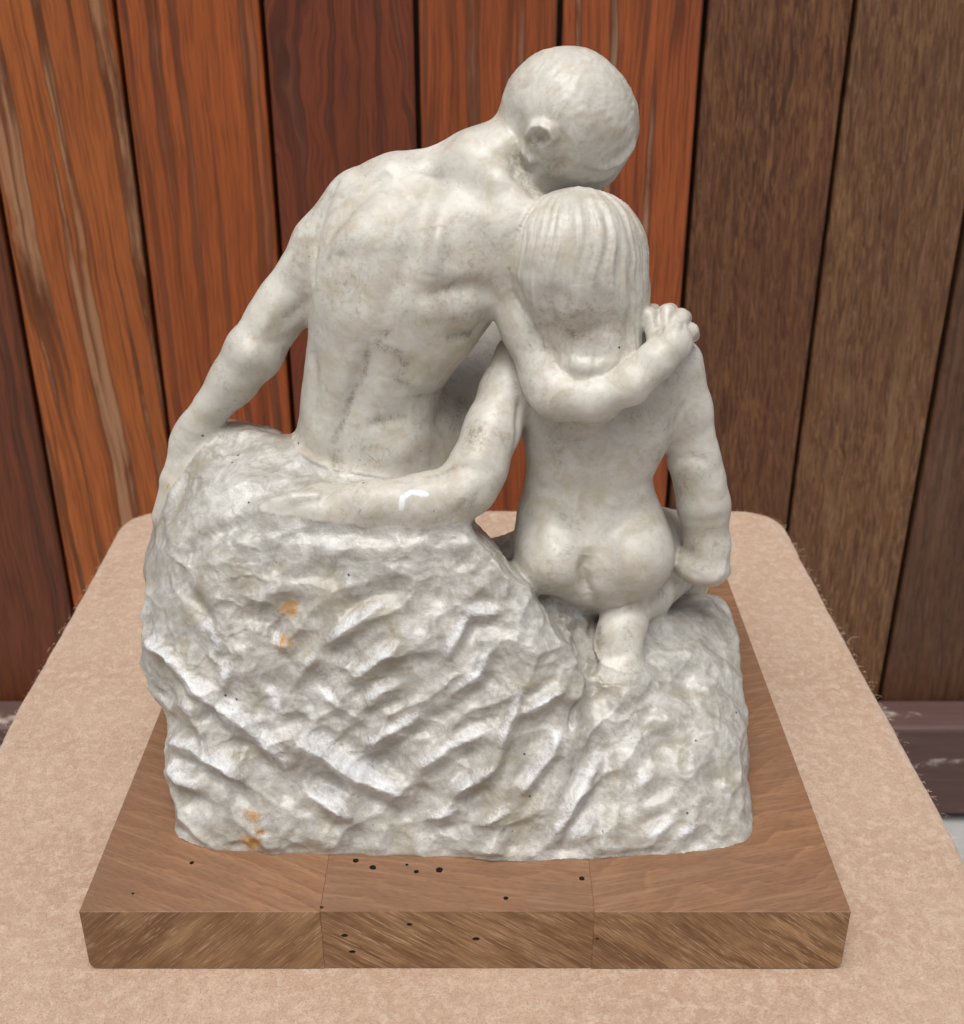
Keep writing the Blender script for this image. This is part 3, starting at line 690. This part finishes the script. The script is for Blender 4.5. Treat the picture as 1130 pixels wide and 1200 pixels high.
# man's back
st([(514, 205), (496, 250), (478, 300), (458, 350), (440, 400), (414, 468), (394, 520), (390, 545)], 15, -5, B)
st([(431, 414), (410, 470), (392, 516)], 6, -2, B)
st([(392, 535), (394, 556)], 6, -6, B)
st([(500, 268), (494, 300), (493, 328), (498, 358)], 7, -6, B); st([(515, 262), (507, 295), (505, 325)], 12, 7, B)
st([(548, 282), (530, 310)], 34, 4, B); st([(500, 225), (545, 240), (575, 262)], 18, 5, B)
st([(505, 345), (530, 336), (556, 333), (584, 352)], 8, -6, B); st([(520, 318), (560, 315)], 14, 3, B)
st([(520, 366), (565, 362)], 18, 5, B); st([(524, 395), (556, 389), (566, 378)], 6, -5, B); st([(505, 425), (535, 412)], 16, 4, B)
st([(492, 466), (516, 457)], 6, -5, B); st([(470, 452), (508, 445)], 16, 3, B)
st([(457, 203), (425, 232), (398, 262), (384, 286)], 8, -6, B); st([(470, 225), (430, 260), (400, 300)], 22, 6, B)
st([(400, 212), (380, 245), (371, 290), (365, 335)], 6, -7, B); st([(420, 195), (393, 232)], 16, 5, B)
st([(440, 200), (470, 200)], 16, 2, B)
st([(400, 300), (395, 345), (388, 390)], 26, 4, B); st([(378, 322), (410, 300)], 8, -2.5, B)
st([(366, 410), (370, 452), (366, 490)], 8, -4, B); st([(470, 330), (452, 380), (436, 425)], 16, 3, B)
st([(440, 350), (420, 410), (398, 470)], 18, 3.5, B); st([(452, 440), (440, 476)], 16, 4, B)
st([(432, 500), (455, 492), (475, 487)], 7, -4, B); st([(455, 530), (490, 520)], 24, 5, B); st([(375, 500), (365, 530)], 18, 4, B)
st([(560, 190), (590, 165), (610, 150)], 14, 3, B); st([(570, 205), (600, 215)], 16, 4, B)
# left arm of the man
st([(330, 378), (352, 356), (366, 345)], 8, -4, B); st([(352, 300), (336, 338)], 20, 4, B); st([(322, 350), (312, 378), (306, 388)], 9, 4, B)
st([(300, 400), (283, 430)], 16, 4, B); st([(268, 458), (280, 470)], 7, -3, B); st([(340, 395), (322, 400)], 8, -3, B)
# ear, jaw, brow
H = (MAN, MH)
st([(640, 157), (628, 172), (618, 186)], 12, 9, H)
st([(619, 160), (626, 149), (637, 146), (647, 151), (650, 162), (645, 171)], 4.5, 9, H)
st([(632, 163), (637, 160)], 5.5, -13, H); st([(628, 178)], 5, -7, H)
st([(613, 176), (614, 189), (621, 190), (626, 182)], 4, 6, H); st([(607, 180), (610, 193), (620, 198), (630, 192)], 4, -8, H)
st([(655, 150), (657, 166), (648, 180)], 5, -5, H)
st([(600, 190), (603, 207), (615, 214), (624, 226), (640, 228)], 6, -7, H)
st([(640, 190), (650, 210)], 16, 5, H); st([(672, 196), (700, 206)], 12, -5, H); st([(690, 212), (712, 206), (730, 190)], 8, 4, H)
st([(742, 165), (738, 178), (722, 192), (700, 198)], 6, 5, H); st([(600, 130), (612, 165)], 14, -4, H)
# her back
W_ = (WOM,)
st([(697, 485), (694, 540), (690, 600), (689, 640)], 13, -4.5, W_); st([(688, 652), (686, 668), (687, 682), (690, 698)], 6, -15, W_)
st([(770, 470), (764, 500), (752, 525)], 10, -4, W_); st([(735, 490), (725, 520)], 20, 4, W_); st([(645, 500), (650, 530)], 20, 3, W_)
st([(630, 510), (628, 545)], 8, -2, W_); st([(655, 590), (652, 610)], 12, -2.5, W_); st([(728, 590), (730, 606)], 12, -2.5, W_)

st([(715, 500), (713, 530), (700, 548)], 5, 3, W_); st([(690, 500), (688, 528)], 5, 2.5, W_); st([(672, 495), (668, 520)], 5, 2, W_)
# her right arm
st([(788, 541), (808, 536), (832, 540)], 5, -3.5, W_); st([(800, 550), (820, 552)], 12, 1.5, W_); st([(842, 565), (846, 585)], 10, 4, W_)
st([(800, 606), (825, 612), (850, 606)], 5, -1.5, W_); st([(797, 652), (806, 648), (812, 640)], 5, -5, W_); st([(788, 470), (786, 500), (782, 520)], 7, -4, W_)
st([(850, 655), (846, 672), (830, 682)], 5, 2, W_); st([(806, 668), (822, 676)], 4, -2.5, W_)
# her left arm and hand
st([(540, 545), (560, 552), (585, 548)], 8, -3, W_); st([(532, 575), (545, 590)], 16, 4, W_); st([(545, 585), (540, 600)], 5, -3, W_)
st([(610, 470), (607, 500), (603, 525)], 5, -5, W_)
# his forearm and hand
st([(720, 466), (760, 446)], 9, 1.5, B); st([(790, 400), (775, 412)], 10, 3, B)
for a, b in (((773, 366), (776, 390)), ((790, 366), (787, 384)), ((805, 379), (798, 388))): st([a, b], 3, -4, B)
# her foot
st([(716, 768), (735, 766), (744, 758)], 5, -2, W_); st([(718, 712), (736, 708)], 12, 2, W_)
st([(704, 705), (701, 740), (697, 778)], 6, -8, (ROCK,)); st([(695, 735), (694, 780), (680, 826), (672, 856)], 4, -6, (ROCK,))
# ---- rock: tool strokes
RK = (ROCK,)
WHITE = np.zeros(len(V))
def paint(arr, pts, r, v, labs=None, soft=True):
    q = near(pts, r, labs, 2.2)
    if q is None: return
    idx, u, tap = q; arr[idx] = np.maximum(arr[idx], v*np.exp(-u*u)*(.5+.5*tap))
rj = random.Random(17)
def ridge(pts, r=11, amp=8, g=1.0, white=1.0):
    r *= 1.2; amp *= .9
    pts = [(x+rj.uniform(-3, 3), y+rj.uniform(-3, 3)) for x, y in pts]
    st(pts, r, amp*.5, RK); st(pts, r, amp*.7, RK, True)
    dn = [(x+r*.55, y+r*1.5) for x, y in pts]; st(dn, r*.8, -amp*.75*g, RK)
    upx = [(x-r*.5, y-r*1.25) for x, y in pts]; st(upx, r*.7, -amp*.45*g, RK)
    if white: paint(WHITE, [(x-r*.1, y-r*.3) for x, y in pts], r*.9, white*.9, RK)
for pts in ([(251, 826), (285, 850), (319, 880), (334, 909)], [(348, 865), (380, 887), (420, 911), (476, 931)]): ridge(pts, 18, 19, 1.0)
for pts in ([(193, 865), (230, 877), (261, 901), (285, 918)], [(193, 894), (213, 913), (232, 928)], [(181, 744), (205, 773), (227, 800), (250, 824)], [(363, 930), (392, 942), (418, 956)]): ridge(pts, 13, 14, .9)
for pts in ([(232, 727), (246, 745), (256, 768)], [(271, 776), (262, 806)], [(314, 806), (320, 820), (330, 840)], [(165, 780), (176, 812), (192, 836)], [(222, 812), (232, 840)]): ridge(pts, 10, 8)
UPR = [[(385, 754), (412, 733), (452, 704)], [(407, 802), (438, 778), (470, 752)], [(425, 823), (449, 810), (473, 810)], [(425, 876), (460, 858), (494, 836)],
       [(492, 905), (523, 879), (571, 855)], [(529, 932), (576, 905)], [(523, 773), (539, 741), (553, 722), (587, 720)], [(529, 815), (560, 789), (571, 765)],
       [(614, 810), (600, 847), (587, 879)], [(659, 860), (640, 892), (612, 930)], [(608, 842), (645, 820), (659, 810)], [(619, 770), (661, 733)],
       [(705, 887), (676, 937), (644, 985)], [(699, 960), (667, 986)], [(795, 966), (752, 980)], [(819, 966), (790, 986)], [(745, 925), (770, 905)], [(560, 965), (600, 950)],
       [(400, 830), (375, 812)], [(352, 790), (372, 770)], [(340, 770), (318, 745)], [(500, 960), (540, 950)]]
for i, pts in enumerate(UPR): ridge(pts, 9.5, 8 if i < 12 else 6, .9)
for pts in ([(574, 645), (592, 680), (598, 701)], [(550, 668), (574, 645)], [(640, 700), (660, 722), (690, 730)]): ridge(pts, 6, 4, .6, .8)
for pts, a in (([(214, 652), (257, 623), (300, 606)], -7), ([(219, 504), (203, 560), (200, 600), (208, 640)], 7), ([(212, 690), (230, 716), (262, 752)], -10), ([(300, 700), (330, 690), (380, 690)], 6),
               ([(330, 640), (430, 646), (560, 640)], 4), ([(420, 670), (500, 668)], 5), ([(395, 715), (440, 700), (470, 690)], -6), ([(280, 720), (310, 735), (330, 760)], -7),
               ([(250, 540), (330, 545), (400, 560)], -3), ([(240, 560), (310, 570)], 4), ([(260, 500), (330, 515)], 4), ([(360, 560), (420, 578)], 3)): st(pts, 12, a, RK)
st([(804, 805)], 22, -9, RK); st([(836, 915), (842, 940)], 26, 7, RK); st([(836, 918)], 14, -4, RK); st([(760, 880), (800, 870)], 16, -7, RK)
st([(842, 697), (857, 724), (861, 782)], 10, 7, RK); st([(770, 750), (820, 740)], 14, -6, RK); st([(760, 790), (800, 770), (840, 780)], 12, 5, RK)
st([(745, 840), (790, 850)], 14, 6, RK); st([(200, 745), (215, 765)], 12, -5, RK); st([(163, 690), (170, 720)], 12, 5, RK); st([(180, 845), (186, 862)], 14, -12, RK)
st([(590, 1000), (600, 985)], 8, -6, RK); st([(470, 880), (440, 900)], 14, -9, RK); st([(540, 830), (500, 850)], 10, -6, RK); st([(610, 880), (640, 860)], 10, -6, RK)
# noise relief of the rock: scalloped gouges running down-right on the left flank, up-right elsewhere, strata above
def sstep(a, b, x): t = np.clip((x-a)/(b-a), 0, 1); return t*t*(3-2*t)
rk = np.flatnonzero(LAB == ROCK); p = V[rk]; sx, sy = SCR[rk].T
figd = d_all[rk][:, :4].min(1); wfig = sstep(.000, .008, figd); wbase = .35+.65*sstep(0, .004, p[:, 2]-BASE_Z)
def oriented(p, ang, la, lb, seed):
    c, s_ = math.cos(ang), math.sin(ang); u = p[:, 0]*c+p[:, 2]*s_; v = -p[:, 0]*s_+p[:, 2]*c
    wob = fbm(p, 60, 2, seed+50)*.35
    return worley(np.stack([u/la+wob, p[:, 1]/lb*.8, v/lb+wob], 1), seed)
f1, f2, ra = oriented(p, -.7, .042, .017, 3); g1, g2, rb = oriented(p, .75, .030, .0145, 11); h1, h2, rc = oriented(p, .1, .045, .011, 23)
wl = sstep(30, -60, sx-(330+(sy-850)*.5)); wt = sstep(720, 640, sy)*sstep(720, 600, sx); wr = sstep(690, 760, sx)
def scal(a, b): return np.clip(a, 0, 1.1)**2*.9-.35
sc = wl*scal(f1, f2)+(1-wl)*scal(g1, g2)
amp = .0078*(1-.6*wr)
rel = (1-wt)*sc*amp+wt*scal(h1, h2)*.0022
rel += fbm(p, 28, 3, 5)*.0045*(1-.5*wt)+fbm(p, 110, 2, 9)*.0007+fbm(p, 420, 2, 31)*.00018
k1, k2, kr = worley(p*np.array([95, 80, 120])+fbm(p, 80, 2, 91)[:, None]*.5, 55); vary = .35+.95*sstep(-.25, .35, fbm(p, 40, 2, 99)); vary *= 1-.35*wr; rel += ((np.clip(k1, 0, 1)**2-.35)*.0018*(1-.4*wt)+(kr-.5)*.0006)*vary
m1, m2, mr = worley(p*np.array([210, 200, 260]), 65); rel += (np.clip(m1, 0, 1)**2-.35)*.0005*vary
edge = np.clip(1-(np.where(wl > .5, f2-f1, g2-g1))/.10, 0, 1)*(1-wt)
OFF[rk] += rel*wfig*wbase
# fine carving on the figures
sk = np.flatnonzero(LAB != ROCK); OFF[sk] += fbm(V[sk], 90, 3, 41)*.00045
hh = np.flatnonzero(LAB == WH); ps = V[hh]; cen = P(677, 302, .120); crown = P(674, 226, .118)-cen; crown /= np.linalg.norm(crown)
rel = ps-cen; pol = np.arccos(np.clip((rel@crown)/np.linalg.norm(rel, axis=1), -1, 1))
ang = np.arctan2(ps[:, 0]-cen[0], -(ps[:, 1]-.136))+.10*fbm(ps, 45, 2, 61)
ring = np.stack([np.cos(ang)*15, np.sin(ang)*15, ps[:, 2]*26], 1); ring2 = np.stack([np.cos(ang)*30, np.sin(ang)*30, ps[:, 2]*40], 1)
strand = .75-np.abs(fbm(ring, 1.0, 1, 71))*2.4-np.abs(fbm(ring2, 1.0, 1, 75))*1.1
wtop = sstep(.10, .55, pol)*(1-.35*sstep(1.5, 2.2, pol))
OFF[hh] += (strand*.00062*wtop+fbm(ps, 60, 2, 77)*.0011*sstep(1.2, 1.8, pol))*sstep(-.001, .004, d_all[hh][:, 2]-d_all[hh][:, 3])
mh = np.flatnonzero(LAB == MH); ps = V[mh]; qv = np.stack([ps[:, 0]*90+ps[:, 2]*160, ps[:, 1]*120, ps[:, 2]*190-ps[:, 0]*240], 1)
OFF[mh] += fbm(qv+fbm(ps, 50, 2, 81)[:, None]*2, 1.6, 2, 83)*.00028
for pts in ([(600, 320), (612, 355), (632, 400)], [(650, 330), (648, 370), (655, 410)], [(700, 330), (706, 372), (700, 400)], [(735, 300), (742, 350), (738, 400)]): st(pts, 6, -3, (WH,))
for pts in ([(625, 330), (630, 380), (645, 425)], [(675, 330), (678, 372)], [(722, 330), (728, 390), (722, 430)]): st(pts, 8, 3, (WH,))
st([(668, 395), (690, 392), (706, 384)], 7, -5, (WH,)); st([(660, 420), (690, 430), (720, 425)], 9, 3, (WH,)); st([(715, 390), (712, 420)], 7, 3, (WH,)); st([(700, 440), (690, 452)], 5, -3, (WH,))

# ---- marks on the stone
GRIME = np.zeros(len(V)); RUST = np.zeros(len(V)); CHIP = np.zeros(len(V)); PIT = np.zeros(len(V))
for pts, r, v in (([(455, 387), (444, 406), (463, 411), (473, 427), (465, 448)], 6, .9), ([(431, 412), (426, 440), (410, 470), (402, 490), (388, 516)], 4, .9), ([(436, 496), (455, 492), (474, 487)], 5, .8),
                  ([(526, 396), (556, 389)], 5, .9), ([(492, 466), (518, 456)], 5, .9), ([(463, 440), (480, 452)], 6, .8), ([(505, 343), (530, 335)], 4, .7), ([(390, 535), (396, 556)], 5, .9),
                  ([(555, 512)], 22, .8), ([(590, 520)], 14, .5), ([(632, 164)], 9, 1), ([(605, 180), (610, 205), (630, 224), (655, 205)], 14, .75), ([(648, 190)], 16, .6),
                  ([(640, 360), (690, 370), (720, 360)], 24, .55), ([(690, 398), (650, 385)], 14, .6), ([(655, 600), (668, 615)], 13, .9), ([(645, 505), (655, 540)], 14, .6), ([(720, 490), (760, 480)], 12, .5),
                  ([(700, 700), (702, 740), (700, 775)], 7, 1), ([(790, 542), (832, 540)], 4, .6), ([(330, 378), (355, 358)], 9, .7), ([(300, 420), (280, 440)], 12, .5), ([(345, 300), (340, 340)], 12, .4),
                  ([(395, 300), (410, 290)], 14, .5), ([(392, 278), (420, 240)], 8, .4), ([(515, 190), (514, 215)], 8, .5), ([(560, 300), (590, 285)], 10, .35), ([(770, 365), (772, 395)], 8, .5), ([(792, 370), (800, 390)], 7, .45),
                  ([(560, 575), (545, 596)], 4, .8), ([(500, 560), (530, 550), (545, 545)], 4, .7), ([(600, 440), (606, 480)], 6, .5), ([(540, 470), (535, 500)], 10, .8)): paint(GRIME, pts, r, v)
for pts, r, v in (([(340, 713)], 12, 1), ([(334, 754)], 14, .8), ([(336, 730)], 8, .5), ([(292, 952), (302, 960)], 10, 1), ([(306, 972)], 8, .9), ([(296, 986)], 14, 1), ([(197, 568)], 5, .7), ([(726, 898)], 10, .35)): paint(RUST, pts, r, v)
paint(CHIP, [(500, 578), (484, 577), (474, 584), (468, 597)], 3.8, .9)
for q in ((271, 543), (291, 588), (725, 408), (237, 512), (280, 530), (330, 502), (410, 676), (615, 887), (622, 936), (805, 953), (706, 972), (861, 837), (262, 818), (276, 821), (319, 892), (816, 870), (425, 565), (350, 520)): paint(PIT, [q], 1.9, 1)
WHITE[rk] = np.maximum(WHITE[rk], edge*.4*(1-.5*wr)*wfig)
V = V+Nrm*OFF[:, None]
lo_ = V[:, 2] < BASE_Z-.0004; V[lo_, 2] = BASE_Z-.0004
ATTR = dict(grime=GRIME, rust=RUST, chip=CHIP, pit=PIT, white=WHITE, rough_stone=(LAB == ROCK)*1.0)


# ---- split into parts; one shared set of vertex normals so that the seams stay invisible
Nrm = vnormals(V, Q)
sculpture = empty('marble_sculpture', (0, .12, BASE_Z))
tag(sculpture, 'weathered white marble carving of two nude figures embracing, seen from behind on a rough rock', 'sculpture')
flab = LAB[Q[:, 0]]
def part(lab, name, parent, label):
    f = Q[flab == lab]; used, inv = np.unique(f, return_inverse=True); f = inv.reshape(-1, 4); v = V[used]-np.array(sculpture.location)
    me = bpy.data.meshes.new(name); me.vertices.add(len(v)); me.vertices.foreach_set('co', v.astype(np.float32).ravel())
    me.loops.add(len(f)*4); me.loops.foreach_set('vertex_index', f.astype(np.int32).ravel())
    me.polygons.add(len(f)); me.polygons.foreach_set('loop_start', np.arange(0, len(f)*4, 4, dtype=np.int32))
    me.update(calc_edges=True); me.polygons.foreach_set('use_smooth', np.ones(len(f), bool))
    for an, arr in ATTR.items():
        at = me.attributes.new(an, 'FLOAT', 'POINT'); at.data.foreach_set('value', arr[used].astype(np.float32))
    me.normals_split_custom_set_from_vertices(Nrm[used].astype(np.float32))
    me.materials.append(M_marble)
    o = bpy.data.objects.new(name, me); scene.collection.objects.link(o); o.parent = parent; o['label'] = label
    return o
part(4, 'rock', sculpture, 'rough chiselled marble rock with white tool strokes and rust spots')
mo = part(0, 'male_figure', sculpture, 'larger seated figure with bowed head and an arm round the other')
part(1, 'hair', mo, 'close cropped carved hair')
wo_ = part(2, 'female_figure', sculpture, 'smaller kneeling figure with bare back and long arms')
part(3, 'hair', wo_, 'long carved hair hanging in strands')
print('sculpture verts', len(V), 'quads', len(Q))
